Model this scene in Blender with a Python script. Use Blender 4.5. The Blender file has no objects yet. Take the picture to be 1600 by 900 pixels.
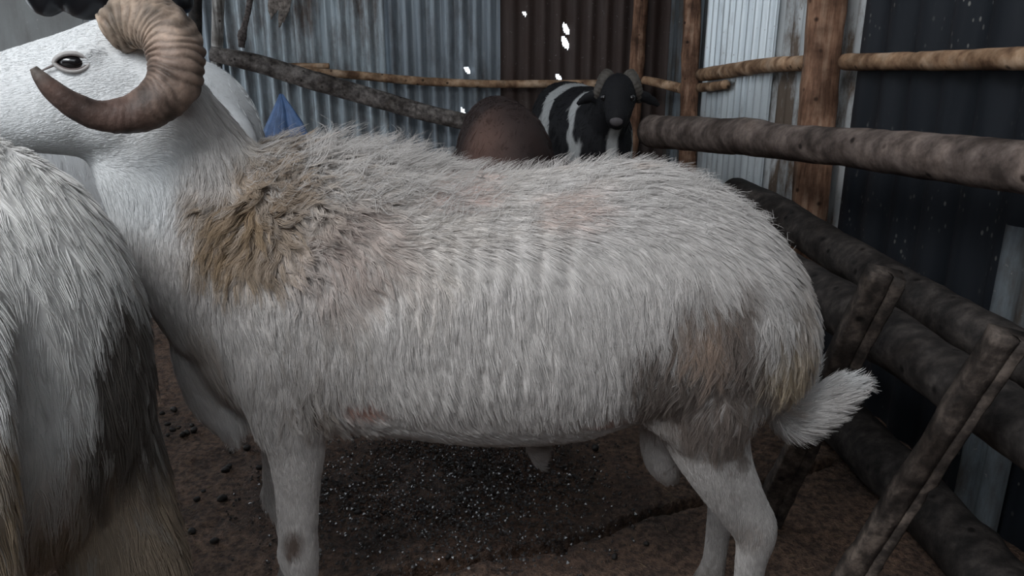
import bpy, math, random
import numpy as np
from mathutils import Vector, Matrix
from mathutils.kdtree import KDTree

random.seed(7)
RNG = np.random.default_rng(11)
scene = bpy.context.scene
COL = scene.collection

# ------------------------------------------------------------------ camera, world, light, exposure
F = 1250.0
PITCH = math.radians(18.0)
CAM = np.array([0.0, 0.0, 1.03])
FWD = np.array([0.0, math.cos(PITCH), -math.sin(PITCH)])
UP = np.array([0.0, math.sin(PITCH), math.cos(PITCH)])
RIGHT = np.array([1.0, 0.0, 0.0])

cam_data = bpy.data.cameras.new('camera')
cam_data.sensor_width = 36.0
cam_data.lens = 36.0 * F / 1600.0
cam_data.clip_start = 0.02
cam = bpy.data.objects.new('camera', cam_data)
cam.location = CAM
cam.rotation_euler = (math.pi / 2 - PITCH, 0, 0)
COL.objects.link(cam)
scene.camera = cam

world = bpy.data.worlds.new('world')
scene.world = world
world.use_nodes = True
bg = world.node_tree.nodes['Background']
bg.inputs[0].default_value = (0.86, 0.93, 1.0, 1)
bg.inputs[1].default_value = 1.9

def area_light(name, loc, target, sx, sy, energy, color):
    d = bpy.data.lights.new(name, 'AREA')
    d.shape = 'RECTANGLE'
    d.size = sx
    d.size_y = sy
    d.energy = energy
    d.color = color
    o = bpy.data.objects.new(name, d)
    o.location = loc
    o.rotation_euler = (Vector(target) - Vector(loc)).to_track_quat('-Z', 'Y').to_euler()
    COL.objects.link(o)
    return o

# lamp added under the roof, above left of the camera, standing in for daylight
area_light('overhead_daylight_lamp', (-0.85, -0.15, 2.4), (-0.15, 1.2, 0.62), 1.2, 0.9, 40, (0.97, 0.985, 1.0))

scene.view_settings.view_transform = 'Standard'
scene.view_settings.look = 'None'
scene.view_settings.exposure = 0.17
scene.view_settings.gamma = 1.0
scene.view_settings.use_curve_mapping = False

# ------------------------------------------------------------------ measuring helpers
def ray(px, py):
    return FWD + RIGHT * ((px - 800.0) / F) + UP * ((450.0 - py) / F)

def P(px, py, Y):
    d = ray(px, py)
    return CAM + d * (Y / d[1])

def G(px, py, z=0.0):
    d = ray(px, py)
    return CAM + d * ((z - CAM[2]) / d[2])

def depth_of(p):
    return float((np.asarray(p) - CAM) @ FWD)

def proj(p):
    r = np.asarray(p, float) - CAM
    dp = np.maximum(r @ FWD, 0.05)
    return 800 + F * r[..., 0] / dp, 450 - F * (r @ UP) / dp

BACK_Y = 4.55
WA = np.array([P(1048, 100, BACK_Y)[0], BACK_Y])
WB = np.array([1.12, 0.6])
WT = (WB - WA) / np.linalg.norm(WB - WA)
WN = np.array([WT[1], -WT[0]])            # inward
if WN[0] > 0:
    WN = -WN

def W(px, py, off=0.0):
    """point on the right wall, `off` metres in front of it"""
    d = ray(px, py)
    t = (off - (CAM[:2] - WA) @ WN) / (d[:2] @ WN)
    return CAM + d * t

# ------------------------------------------------------------------ noise
def _h(i, j, k, seed):
    n = (i * 374761393 + j * 668265263 + k * 2147483647 + seed * 974634947) & 0xFFFFFFFF
    n = ((n ^ (n >> 13)) * 1274126177) & 0xFFFFFFFF
    n = ((n ^ (n >> 16)) * 2246822519) & 0xFFFFFFFF
    return ((n >> 8) & 0xFFFF) / 32767.5 - 1.0

def vnoise(p, scale=1.0, seed=0):
    q = np.asarray(p, float) * scale
    i = np.floor(q).astype(np.int64)
    f = q - i
    f = f * f * (3 - 2 * f)
    out = 0
    for a in (0, 1):
        for b in (0, 1):
            for c in (0, 1):
                w = (f[..., 0] if a else 1 - f[..., 0]) * (f[..., 1] if b else 1 - f[..., 1]) * (f[..., 2] if c else 1 - f[..., 2])
                out = out + w * _h(i[..., 0] + a, i[..., 1] + b, i[..., 2] + c, seed)
    return out

def fbm(p, scale, seed=0, octv=3):
    s, a = 0, 1.0
    for o in range(octv):
        s = s + a * vnoise(p, scale * 2 ** o, seed + o * 17)
        a *= 0.5
    return s

def sstep(a, b, x):
    t = np.clip((x - a) / (b - a), 0, 1)
    return t * t * (3 - 2 * t)

# ------------------------------------------------------------------ materials
MATS = {}
class NT:
    def __init__(self, name):
        m = bpy.data.materials.new(name)
        m.use_nodes = True
        self.m = m
        self.n = m.node_tree.nodes
        self.l = m.node_tree.links
        self.b = self.n['Principled BSDF']
        MATS[name] = m
    def add(self, t, **kw):
        x = self.n.new(t)
        for k, v in kw.items():
            if k.startswith('i_'):
                x.inputs[k[2:].replace('_', ' ')].default_value = v
            else:
                setattr(x, k, v)
        return x
    def link(self, a, b):
        self.l.new(a, b)
    def coord(self, scale=(1, 1, 1)):
        t = self.add('ShaderNodeTexCoord')
        mp = self.add('ShaderNodeMapping')
        mp.inputs['Scale'].default_value = scale
        self.link(t.outputs['Object'], mp.inputs['Vector'])
        return mp.outputs['Vector']
    def noise(self, vec, scale, detail=4, rough=0.6):
        x = self.add('ShaderNodeTexNoise')
        x.inputs['Scale'].default_value = scale
        x.inputs['Detail'].default_value = detail
        x.inputs['Roughness'].default_value = rough
        self.link(vec, x.inputs['Vector'])
        return x.outputs['Fac']
    def ramp(self, fac, stops):
        x = self.add('ShaderNodeValToRGB')
        e = x.color_ramp.elements
        while len(e) < len(stops):
            e.new(0.5)
        for i, (pos, c) in enumerate(stops):
            e[i].position = pos
            e[i].color = (*c, 1) if len(c) == 3 else c
        self.link(fac, x.inputs['Fac'])
        return x.outputs['Color']
    def mix(self, fac, a, b, mode='MIX'):
        x = self.add('ShaderNodeMix', data_type='RGBA', blend_type=mode)
        for s, v in ((x.inputs[0], fac), (x.inputs[6], a), (x.inputs[7], b)):
            if isinstance(v, (int, float)):
                s.default_value = v
            elif isinstance(v, tuple):
                s.default_value = (*v, 1)
            else:
                self.link(v, s)
        return x.outputs[2]
    def bump(self, h, strength=0.4, dist=0.01):
        x = self.add('ShaderNodeBump')
        x.inputs['Strength'].default_value = strength
        x.inputs['Distance'].default_value = dist
        self.link(h, x.inputs['Height'])
        self.link(x.outputs['Normal'], self.b.inputs['Normal'])
    def col(self, c):
        if isinstance(c, tuple):
            self.b.inputs['Base Color'].default_value = (*c, 1)
        else:
            self.link(c, self.b.inputs['Base Color'])
    def set(self, rough=None, metal=None, spec=None):
        if rough is not None:
            self.b.inputs['Roughness'].default_value = rough
        if metal is not None:
            self.b.inputs['Metallic'].default_value = metal
        if spec is not None:
            self.b.inputs['Specular IOR Level'].default_value = spec

def mat_wood(name, dark, mid, light, grain=(40, 40, 4), rough=0.75):
    t = NT(name)
    v = t.coord(grain)
    n1 = t.noise(v, 1.0, 6, 0.65)
    c = t.ramp(n1, [(0.36, dark), (0.5, mid), (0.64, light)])
    v2 = t.coord((1, 1, 1))
    n2 = t.noise(v2, 9, 4, 0.6)
    k = t.ramp(n2, [(0.36, (0.42, 0.39, 0.37)), (0.55, (1, 1, 1)), (0.68, (1.3, 1.28, 1.25))])
    vo = t.add('ShaderNodeTexVoronoi')
    vo.inputs['Scale'].default_value = 17
    t.link(v2, vo.inputs['Vector'])
    kn = t.ramp(vo.outputs['Distance'], [(0.07, (0.18, 0.16, 0.15)), (0.16, (1, 1, 1))])
    t.col(t.mix(1.0, t.mix(1.0, c, k, 'MULTIPLY'), kn, 'MULTIPLY'))
    t.bump(n1, 0.5, 0.006)
    t.set(rough, 0, 0.25)
    return t.m

mat_wood('post_wood', (0.10, 0.052, 0.032), (0.25, 0.135, 0.085), (0.40, 0.26, 0.18))
mat_wood('rail_wood', (0.20, 0.11, 0.065), (0.40, 0.25, 0.15), (0.56, 0.40, 0.28), (14, 14, 14))
mat_wood('grey_pole', (0.07, 0.06, 0.055), (0.17, 0.15, 0.14), (0.30, 0.27, 0.25), (30, 30, 30))
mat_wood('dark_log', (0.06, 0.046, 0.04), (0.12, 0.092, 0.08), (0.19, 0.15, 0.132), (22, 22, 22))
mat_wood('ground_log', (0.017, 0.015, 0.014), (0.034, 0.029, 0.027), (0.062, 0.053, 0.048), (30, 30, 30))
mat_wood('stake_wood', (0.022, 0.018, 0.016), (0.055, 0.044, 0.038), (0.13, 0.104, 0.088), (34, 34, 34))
mat_wood('pale_wood', (0.16, 0.15, 0.14), (0.36, 0.34, 0.32), (0.55, 0.53, 0.5), (60, 60, 5))

def mat_sheet(name, base, alt, rust, rust_lo, rust_hi, metal=0.35, rough=0.45, streak=(26, 26, 1.2)):
    t = NT(name)
    v = t.coord(streak)
    n = t.noise(v, 1.0, 5, 0.6)
    c = t.ramp(n, [(0.35, base), (0.62, alt)])
    v2 = t.coord((7, 7, 2.2))
    n2 = t.noise(v2, 1.0, 7, 0.7)
    f = t.ramp(n2, [(rust_lo, (0, 0, 0)), (rust_hi, (1, 1, 1))])
    v3 = t.coord((1, 1, 1))
    n3 = t.noise(v3, 60, 3, 0.7)
    sp = t.ramp(n3, [(0.66, (0, 0, 0)), (0.74, (1, 1, 1))])
    c = t.mix(f, c, rust)
    t.col(t.mix(sp, c, (0.30, 0.29, 0.28)))
    t.bump(n3, 0.15, 0.003)
    t.set(rough, metal, 0.4)
    return t.m

mat_sheet('galvanised_sheet', (0.27, 0.315, 0.345), (0.52, 0.60, 0.65), (0.11, 0.09, 0.08), 0.42, 0.66)
mat_sheet('dull_sheet', (0.16, 0.185, 0.21), (0.30, 0.345, 0.385), (0.07, 0.063, 0.06), 0.48, 0.75)
mat_sheet('rusty_sheet', (0.048, 0.034, 0.031), (0.085, 0.064, 0.058), (0.055, 0.032, 0.026), 0.35, 0.7, 0.1, 0.7)
mat_sheet('bright_sheet', (0.60, 0.66, 0.70), (0.82, 0.88, 0.91), (0.25, 0.24, 0.23), 0.55, 0.8, 0.35, 0.4)
mat_sheet('patchy_sheet', (0.38, 0.40, 0.41), (0.62, 0.64, 0.65), (0.14, 0.105, 0.08), 0.47, 0.58, 0.2, 0.6)
mat_sheet('corner_sheet', (0.10, 0.115, 0.13), (0.20, 0.235, 0.26), (0.07, 0.06, 0.052), 0.42, 0.62, 0.2, 0.6)
mat_sheet('plain_sheet', (0.15, 0.155, 0.15), (0.2, 0.205, 0.2), (0.13, 0.125, 0.12), 0.4, 0.7, 0.05, 0.7, (3, 3, 2))

t = NT('black_sheet')
v = t.coord((10, 10, 1.0))
n = t.noise(v, 1.0, 4, 0.6)
c = t.ramp(n, [(0.35, (0.010, 0.013, 0.018)), (0.65, (0.022, 0.025, 0.031))])
v3 = t.coord((1, 1, 0.6))
vo = t.add('ShaderNodeTexVoronoi')
vo.inputs['Scale'].default_value = 55
vo.inputs['Randomness'].default_value = 1.0
t.link(v3, vo.inputs['Vector'])
d = t.ramp(vo.outputs['Distance'], [(0.13, (1, 1, 1)), (0.22, (0, 0, 0))])
n4 = t.noise(t.coord((1, 1, 1)), 5, 3)
g = t.ramp(n4, [(0.48, (0, 0, 0)), (0.68, (0.6, 0.6, 0.6))])
t.col(t.mix(t.mix(1.0, d, g, 'MULTIPLY'), c, (0.34, 0.33, 0.30)))
t.set(0.6, 0.0, 0.3)

t = NT('floor_earth')
v = t.coord((1, 1, 1))
n1 = t.noise(v, 5, 6, 0.65)
n2 = t.noise(v, 60, 5, 0.7)
wet_n = t.noise(v, 3.0, 4, 0.6)
c1 = t.ramp(n1, [(0.3, (0.12, 0.074, 0.053)), (0.52, (0.25, 0.148, 0.098)), (0.72, (0.38, 0.235, 0.16))])
c2 = t.ramp(n2, [(0.40, (0.30, 0.28, 0.27)), (0.58, (1, 1, 1)), (0.72, (1.25, 1.25, 1.25))])
c = t.mix(1.0, c1, c2, 'MULTIPLY')
# wet puddled dung in the middle of the pen
tc = t.add('ShaderNodeTexCoord')
mp = t.add('ShaderNodeMapping', vector_type='POINT')
wc = G(690, 760)
mp.inputs['Location'].default_value = (-wc[0] / 0.48, -wc[1] / 0.42, 0)
mp.inputs['Scale'].default_value = (1 / 0.48, 1 / 0.42, 1)
t.link(tc.outputs['Object'], mp.inputs['Vector'])
ln = t.add('ShaderNodeVectorMath', operation='LENGTH')
t.link(mp.outputs['Vector'], ln.inputs[0])
sub = t.add('ShaderNodeMath', operation='MULTIPLY_ADD')
t.link(wet_n, sub.inputs[0])
sub.inputs[1].default_value = 1.6
t.link(ln.outputs['Value'], sub.inputs[2])
wet = t.ramp(sub.outputs[0], [(0.0, (1, 1, 1)), (1.0, (1, 1, 1))])
mr = t.add('ShaderNodeMapRange')
mr.inputs['From Min'].default_value = 1.9
mr.inputs['From Max'].default_value = 1.35
t.link(sub.outputs[0], mr.inputs['Value'])
wetf = mr.outputs['Result']
t.col(t.mix(wetf, c, t.mix(1.0, c, (0.62, 0.62, 0.66), 'MULTIPLY')))
rr = t.add('ShaderNodeMapRange')
rr.inputs['To Min'].default_value = 0.72
rr.inputs['To Max'].default_value = 0.13
t.link(wetf, rr.inputs['Value'])
t.link(rr.outputs['Result'], t.b.inputs['Roughness'])
t.bump(t.mix(0.5, n2, t.noise(v, 150, 3, 0.7)), 1.0, 0.035)
t.set(None, 0, 0.6)

def mat_coat(name, hair=False, rough=0.7):
    t = NT(name)
    a = t.add('ShaderNodeAttribute')
    a.attribute_name = 'col'
    if hair:
        t.col(a.outputs['Color'])
    else:
        n = t.noise(t.coord((90, 90, 25)), 1.0, 4, 0.7)
        k = t.ramp(n, [(0.3, (0.86, 0.85, 0.84)), (0.6, (1, 1, 1))])
        t.col(t.mix(1.0, a.outputs['Color'], k, 'MULTIPLY'))
        t.bump(n, 0.15, 0.002)
    t.set(rough, 0, 0.25)
    return t.m
mat_coat('coat_skin')
mat_coat('coat_hair', True, 0.55)

t = NT('horn')
v = t.coord((1, 1, 1))
n = t.noise(v, 45, 6, 0.7)
a = t.add('ShaderNodeAttribute')
a.attribute_name = 'col'
k = t.ramp(n, [(0.3, (0.55, 0.5, 0.48)), (0.55, (1, 1, 1)), (0.75, (1.35, 1.3, 1.25))])
t.col(t.mix(1.0, a.outputs['Color'], k, 'MULTIPLY'))
t.bump(n, 0.5, 0.004)
t.set(0.55, 0, 0.35)

def mat_plain(name, c, rough=0.6, spec=0.4, nscale=30, var=0.25, bump=0.2):
    t = NT(name)
    n = t.noise(t.coord((1, 1, 1)), nscale, 4, 0.6)
    lo = tuple(x * (1 - var) for x in c)
    hi = tuple(min(1, x * (1 + var)) for x in c)
    t.col(t.ramp(n, [(0.35, lo), (0.65, hi)]))
    t.bump(n, bump, 0.004)
    t.set(rough, 0, spec)
    return t.m
mat_plain('eye_dark', (0.012, 0.011, 0.012), 0.06, 0.7, 20, 0.2, 0.0)
mat_plain('eye_rim', (0.13, 0.105, 0.10), 0.5, 0.4, 80)
mat_plain('eye_amber', (0.20, 0.13, 0.055), 0.1, 0.6, 60)
mat_plain('hoof', (0.05, 0.045, 0.04), 0.5, 0.4, 60)
mat_plain('blue_tarp', (0.085, 0.15, 0.30), 0.5, 0.4, 25)
mat_plain('black_plastic', (0.012, 0.013, 0.016), 0.3, 0.5, 12, 0.3)
mat_plain('dung', (0.018, 0.014, 0.012), 0.55, 0.4, 150)
mat_plain('rag_cloth', (0.22, 0.19, 0.17), 0.9, 0.1, 60, 0.5)
mat_plain('dark_rope', (0.10, 0.085, 0.08), 0.9, 0.1, 90, 0.6)
mat_plain('straw', (0.20, 0.145, 0.09), 0.8, 0.2, 60)
mat_plain('wet_grit', (0.075, 0.068, 0.066), 0.12, 0.8, 60)
mat_plain('pebble', (0.32, 0.31, 0.29), 0.8, 0.2, 60)
mat_plain('roof_sheet', (0.05, 0.05, 0.052), 0.6, 0.3, 8)
mat_plain('dark_board', (0.022, 0.019, 0.018), 0.8, 0.2, 20)
mat_plain('boards', (0.06, 0.05, 0.045), 0.8, 0.2, 15)

# ------------------------------------------------------------------ object helpers
def thing(name, label, cat, loc=(0, 0, 0), group=None):
    o = bpy.data.objects.new(name, None)
    o.empty_display_size = 0.05
    o.location = [float(c) for c in loc]
    COL.objects.link(o)
    o['label'] = label
    o['category'] = cat
    if group:
        o['group'] = group
    return o

def tag(o, label, cat, group=None):
    o['label'] = label
    o['category'] = cat
    if group:
        o['group'] = group
    return o

def attach(o, parent):
    o.parent = parent
    o.matrix_parent_inverse = Matrix.Translation(-Vector(parent.location))
    return o

def mesh_obj(name, verts, faces, mat, parent=None, smooth=True, col=None, origin=None):
    verts = np.asarray(verts, float)
    me = bpy.data.meshes.new(name)
    if origin is not None:
        verts = verts - np.asarray(origin)
    me.from_pydata(verts.tolist(), [], [list(map(int, f)) for f in faces])
    if smooth:
        me.polygons.foreach_set('use_smooth', np.ones(len(me.polygons), dtype=bool))
    if mat:
        me.materials.append(MATS[mat])
    if col is not None:
        at = me.attributes.new('col', 'FLOAT_COLOR', 'POINT')
        c4 = np.ones((len(verts), 4), np.float32)
        c4[:, :3] = col
        at.data.foreach_set('color', c4.ravel())
    me.update()
    o = bpy.data.objects.new(name, me)
    COL.objects.link(o)
    if origin is not None:
        o.location = [float(c) for c in origin]
    if parent:
        if origin is not None:
            o.parent = parent
            o.location = [float(c) for c in (np.asarray(origin) - np.array(parent.location))]
        else:
            attach(o, parent)
    return o

def catmull(pts, n):
    """pts (k, m) resampled with n steps per span"""
    p = np.asarray(pts, float)
    e = np.vstack([2 * p[0] - p[1], p, 2 * p[-1] - p[-2]])
    out = []
    for i in range(len(p) - 1):
        a, b, c, d = e[i], e[i + 1], e[i + 2], e[i + 3]
        for t in np.linspace(0, 1, n, endpoint=False):
            out.append(0.5 * ((2 * b) + (-a + c) * t + (2 * a - 5 * b + 4 * c - d) * t * t + (-a + 3 * b - 3 * c + d) * t ** 3))
    out.append(p[-1])
    return np.array(out)

def loft(centres, A, B, seg=24, power=2.0, shape=None, cap=True):
    """closed tube; A, B are half-axis vectors per ring"""
    n = len(centres)
    th = np.linspace(0, 2 * np.pi, seg, endpoint=False)
    c, s = np.cos(th), np.sin(th)
    cx = np.sign(c) * np.abs(c) ** (2 / power)
    sy = np.sign(s) * np.abs(s) ** (2 / power)
    if shape is not None:
        cx, sy = shape[:, 0], shape[:, 1]
        seg = len(cx)
    V = centres[:, None, :] + cx[None, :, None] * A[:, None, :] + sy[None, :, None] * B[:, None, :]
    V = V.reshape(-1, 3)
    F_ = []
    for i in range(n - 1):
        for j in range(seg):
            k = (j + 1) % seg
            F_.append((i * seg + j, i * seg + k, (i + 1) * seg + k, (i + 1) * seg + j))
    if cap:
        a = len(V)
        V = np.vstack([V, centres[0], centres[-1]])
        for j in range(seg):
            k = (j + 1) % seg
            F_.append((a, k, j))
            F_.append((a + 1, (n - 1) * seg + j, (n - 1) * seg + k))
    return V, F_

def frames(path, ref):
    T = np.gradient(path, axis=0)
    T /= np.linalg.norm(T, axis=1)[:, None] + 1e-9
    ref = np.asarray(ref, float)
    A = np.cross(T, ref)
    A /= np.linalg.norm(A, axis=1)[:, None] + 1e-9
    B = np.cross(A, T)
    return T, A, B

def tube(pts, ra, rb=None, ref=(0, 1, 0), n=6, seg=16, power=2.0):
    """tapered tube along pts; ra across, rb along ref"""
    rb = ra if rb is None else rb
    d = np.column_stack([np.asarray(pts, float), ra, rb])
    d = catmull(d, n)
    path = d[:, :3]
    T, A, B = frames(path, ref)
    return loft(path, A * np.maximum(d[:, 3:4], 1e-4), B * np.maximum(d[:, 4:5], 1e-4), seg, power)

def ellipsoid(c, r, seg=16, rings=10, rot=None):
    th = np.linspace(0.08, np.pi - 0.08, rings)
    cen = np.zeros((rings, 3))
    cen[:, 2] = np.cos(th)
    A = np.zeros((rings, 3)); A[:, 0] = np.sin(th)
    B = np.zeros((rings, 3)); B[:, 1] = np.sin(th)
    V, F_ = loft(cen, A, B, seg)
    V = V * np.asarray(r)
    if rot is not None:
        V = V @ np.array(rot).T
    return V + np.asarray(c), F_

def remesh(parts, voxel, iters, fac=0.5):
    V, F_, off = [], [], 0
    for v, f in parts:
        V.append(v)
        F_ += [tuple(i + off for i in q) for q in f]
        off += len(v)
    V = np.vstack(V)
    me = bpy.data.meshes.new('tmp')
    me.from_pydata(V.tolist(), [], [list(map(int, q)) for q in F_])
    o = bpy.data.objects.new('tmp', me)
    COL.objects.link(o)
    m = o.modifiers.new('r', 'REMESH')
    m.mode = 'VOXEL'
    m.voxel_size = voxel
    s = o.modifiers.new('s', 'SMOOTH')
    s.factor = fac
    s.iterations = iters
    dg = bpy.context.evaluated_depsgraph_get()
    res = bpy.data.meshes.new_from_object(o.evaluated_get(dg))
    v = np.empty(len(res.vertices) * 3)
    res.vertices.foreach_get('co', v)
    fs = [tuple(p.vertices) for p in res.polygons]
    bpy.data.objects.remove(o)
    bpy.data.meshes.remove(me)
    bpy.data.meshes.remove(res)
    return v.reshape(-1, 3), fs

FEET = []
def tri_normals(V, faces):
    tr = []
    for f in faces:
        for i in range(1, len(f) - 1):
            tr.append((f[0], f[i], f[i + 1]))
    tr = np.array(tr)
    e = np.cross(V[tr[:, 1]] - V[tr[:, 0]], V[tr[:, 2]] - V[tr[:, 0]])
    area = np.linalg.norm(e, axis=1) / 2
    N = np.zeros_like(V)
    for k in range(3):
        np.add.at(N, tr[:, k], e)
    N /= np.linalg.norm(N, axis=1)[:, None] + 1e-12
    return tr, area, N

def unit(v):
    return v / (np.linalg.norm(v, axis=-1, keepdims=True) + 1e-9)

def grow(name, V, faces, parent, N, fn, K=6, clump_n=14, rad=0.0005, density=None, wave=0.0, seed=3):
    """coat of hair strands on a body. fn(p, n, rnd) -> length, flow, lift, colour, clump, gravity"""
    rng = np.random.default_rng(seed)
    tr, area, NV = tri_normals(V, faces)
    w = area.copy()
    if density is not None:
        w = w * density(V[tr].mean(axis=1), NV[tr].mean(axis=1))
    ti = rng.choice(len(tr), N, p=w / w.sum())
    u, v = rng.random(N), rng.random(N)
    sw = u + v > 1
    u[sw], v[sw] = 1 - u[sw], 1 - v[sw]
    b = np.column_stack([1 - u - v, u, v])
    p = (V[tr[ti]] * b[:, :, None]).sum(1)
    n = unit((NV[tr[ti]] * b[:, :, None]).sum(1))
    M = max(4, N // clump_n)
    kd = KDTree(M)
    for i in range(M):
        kd.insert(p[i], i)
    kd.balance()
    cid = np.array([kd.find(q)[1] for q in p])
    crnd = rng.random(M)
    L, flow, lift, colr, cl, grav, jit = fn(p, n, crnd[cid])
    L = L * (0.7 + 0.5 * rng.random(N)) * (0.75 + 0.5 * crnd[cid])
    flow = unit(flow) + (rng.normal(0, 0.45, (N, 3)) + (rng.normal(0, 1.0, (M, 3)))[cid]) * jit[:, None]
    flow = unit(flow - n * (flow * n).sum(1)[:, None])
    d = unit(flow * (1 - lift)[:, None] + n * lift[:, None])
    tt = np.linspace(0, 1, K)
    X = np.empty((N, K, 3))
    g = np.zeros((N, 3)); g[:, 2] = -1
    g = g - n * np.minimum((g * n).sum(1), 0)[:, None]
    side = unit(np.cross(n, d))
    ph = (rng.random(M) * 6.28)[cid] + rng.normal(0, 0.3, N)
    for k, t_ in enumerate(tt):
        X[:, k] = p + L[:, None] * (t_ * d + 0.5 * t_ * t_ * (g * grav[:, None] - n * (lift * 0.5)[:, None])
                                    + side * (wave * jit * 14 * np.sin(ph + t_ * 5.5) * t_)[:, None])
    cen = X[cid]
    sh = (L / np.maximum(L[cid], 1e-4))[:, None, None]
    fac = (cl[:, None] * tt[None, :] ** 0.8)[:, :, None]
    base = p[cid][:, None, :] + (cen - p[cid][:, None, :]) * np.clip(sh, 0.5, 1.5)
    X = X * (1 - fac) + base * fac
    cu = bpy.data.hair_curves.new(name)
    cu.add_curves([K] * N)
    cu.attributes['position'].data.foreach_set('vector', X.astype(np.float32).ravel())
    ra = cu.attributes.get('radius') or cu.attributes.new('radius', 'FLOAT', 'POINT')
    R = np.tile(rad * (1 - 0.75 * tt ** 1.5), (N, 1)) * (0.7 + 0.6 * rng.random((N, 1)))
    ra.data.foreach_set('value', R.astype(np.float32).ravel())
    ca = cu.attributes.new('col', 'FLOAT_COLOR', 'CURVE')
    c4 = np.ones((N, 4), np.float32)
    c4[:, :3] = np.clip(colr * (0.88 + 0.24 * rng.random((N, 1))), 0.004, 0.95)
    ca.data.foreach_set('color', c4.ravel())
    cu.materials.append(MATS['coat_hair'])
    o = bpy.data.objects.new(name, cu)
    COL.objects.link(o)
    attach(o, parent)
    o['kind'] = 'stuff'
    return o

# ------------------------------------------------------------------ setting: floor
fx = np.arange(-1.7, 1.35, 0.009)
fy = np.arange(0.75, 2.9, 0.009)
gx, gy = np.meshgrid(fx, fy)
pts = np.column_stack([gx.ravel(), gy.ravel(), np.zeros(gx.size)])
hz = 0.006 * fbm(pts, 6, 5, 3) + 0.0035 * fbm(pts, 34, 9, 2)
wetd = np.hypot(pts[:, 0] - wc[0], pts[:, 1] - wc[1])
hz += 0.004 * np.clip(1 - wetd / 0.45, 0, 1) * vnoise(pts, 75, 21)
crack = [G(600, 905), G(690, 885), G(780, 866), G(870, 851), G(930, 832), G(1000, 806), G(1085, 785), G(1160, 760), G(1300, 720)]
cd = np.full(len(pts), 9.0)
for a, b in zip(crack[:-1], crack[1:]):
    ab = (b - a)[:2]
    tt_ = np.clip(((pts[:, :2] - a[:2]) @ ab) / (ab @ ab), 0, 1)
    q = a[:2] + tt_[:, None] * ab
    cd = np.minimum(cd, np.hypot(*(pts[:, :2] - q).T))
cd += 0.004 * vnoise(pts, 40, 3)
hz -= 0.06 * sstep(0.017, 0.007, cd)
pit = G(876, 848)
hz -= 0.06 * sstep(0.026, 0.012, np.hypot((pts[:, 0] - pit[0]) * 1.6, (pts[:, 1] - pit[1]) * 0.55))
pts[:, 2] = hz - 0.002
nx, ny = len(fx), len(fy)
idx = np.arange(nx * ny).reshape(ny, nx)
fq = np.column_stack([idx[:-1, :-1].ravel(), idx[:-1, 1:].ravel(), idx[1:, 1:].ravel(), idx[1:, :-1].ravel()])
# outer apron of the same floor
base_n = len(pts)
x0, x1, y0, y1 = fx[0], fx[-1], fy[0], fy[-1]
outer = np.array([(-3.6, -2, -.012), (3, -2, -.012), (3, 6, -.012), (-3.6, 6, -.012),
                  (x0, y0, -.012), (x1, y0, -.012), (x1, y1, -.012), (x0, y1, -.012)])
allv = np.vstack([pts, outer])
o4 = base_n
ff = fq.tolist() + [(o4, o4 + 1, o4 + 5, o4 + 4), (o4 + 1, o4 + 2, o4 + 6, o4 + 5), (o4 + 2, o4 + 3, o4 + 7, o4 + 6), (o4 + 3, o4, o4 + 4, o4 + 7)]
fl = mesh_obj('floor', allv, ff, 'floor_earth')
fl['kind'] = 'structure'

# ------------------------------------------------------------------ setting: corrugated walls
def struct_root(name, loc=(0, 0, 0)):
    o = bpy.data.objects.new(name, None)
    o.location = loc
    o['kind'] = 'structure'
    COL.objects.link(o)
    return o

def sheet(parent, p0, p1, z0, z1, mat, pitch=0.076, amp=0.011, off=0.0, holes=(), nrm=None, box=False, label=None):
    """a corrugated sheet standing between plan points p0 and p1"""
    p0, p1 = np.asarray(p0[:2], float), np.asarray(p1[:2], float)
    Lg = np.linalg.norm(p1 - p0)
    tdir = (p1 - p0) / Lg
    nn = np.array([-tdir[1], tdir[0]]) if nrm is None else np.asarray(nrm)
    ns = max(8, int(Lg / pitch * (18 if holes else 8)))
    nz = max(2, int((z1 - z0) / 0.009)) if holes else 14
    s = np.linspace(0, Lg, ns + 1)
    if box:
        prof = amp * np.clip(2.6 * np.sin(2 * np.pi * s / pitch), -1, 1)
    else:
        prof = amp * np.sin(2 * np.pi * s / pitch)
    z = np.linspace(z0, z1, nz + 1)
    S, Z = np.meshgrid(s, z)
    sway = 0.004 * vnoise(np.column_stack([S.ravel() * 1.5, Z.ravel() * 1.2, np.full(S.size, p0[0] * 7)]), 1.0, 31)
    O = np.tile(prof, (nz + 1, 1)).ravel() + off + sway
    xy = p0 + S.ravel()[:, None] * tdir + O[:, None] * nn
    V = np.column_stack([xy, Z.ravel()])
    ii = np.arange(len(V)).reshape(nz + 1, ns + 1)
    Fq = []
    for a in range(nz):
        for b in range(ns):
            cs, cz = (s[b] + s[b + 1]) / 2, (z[a] + z[a + 1]) / 2
            if any(abs(cs - hs) < .06 and abs(cz - hz_) < .06 and ((cs - hs + .3 * (cz - hz_)) / hw) ** 2 + (abs((cz - hz_) + .25 * (cs - hs)) / hh) ** 3 < 1 for hs, hz_, hw, hh in holes):
                continue
            Fq.append((ii[a, b], ii[a, b + 1], ii[a + 1, b + 1], ii[a + 1, b]))
    o = mesh_obj('corrugated_sheet', V, Fq, mat, parent)
    if label:
        o['label'] = label
    return o

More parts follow.
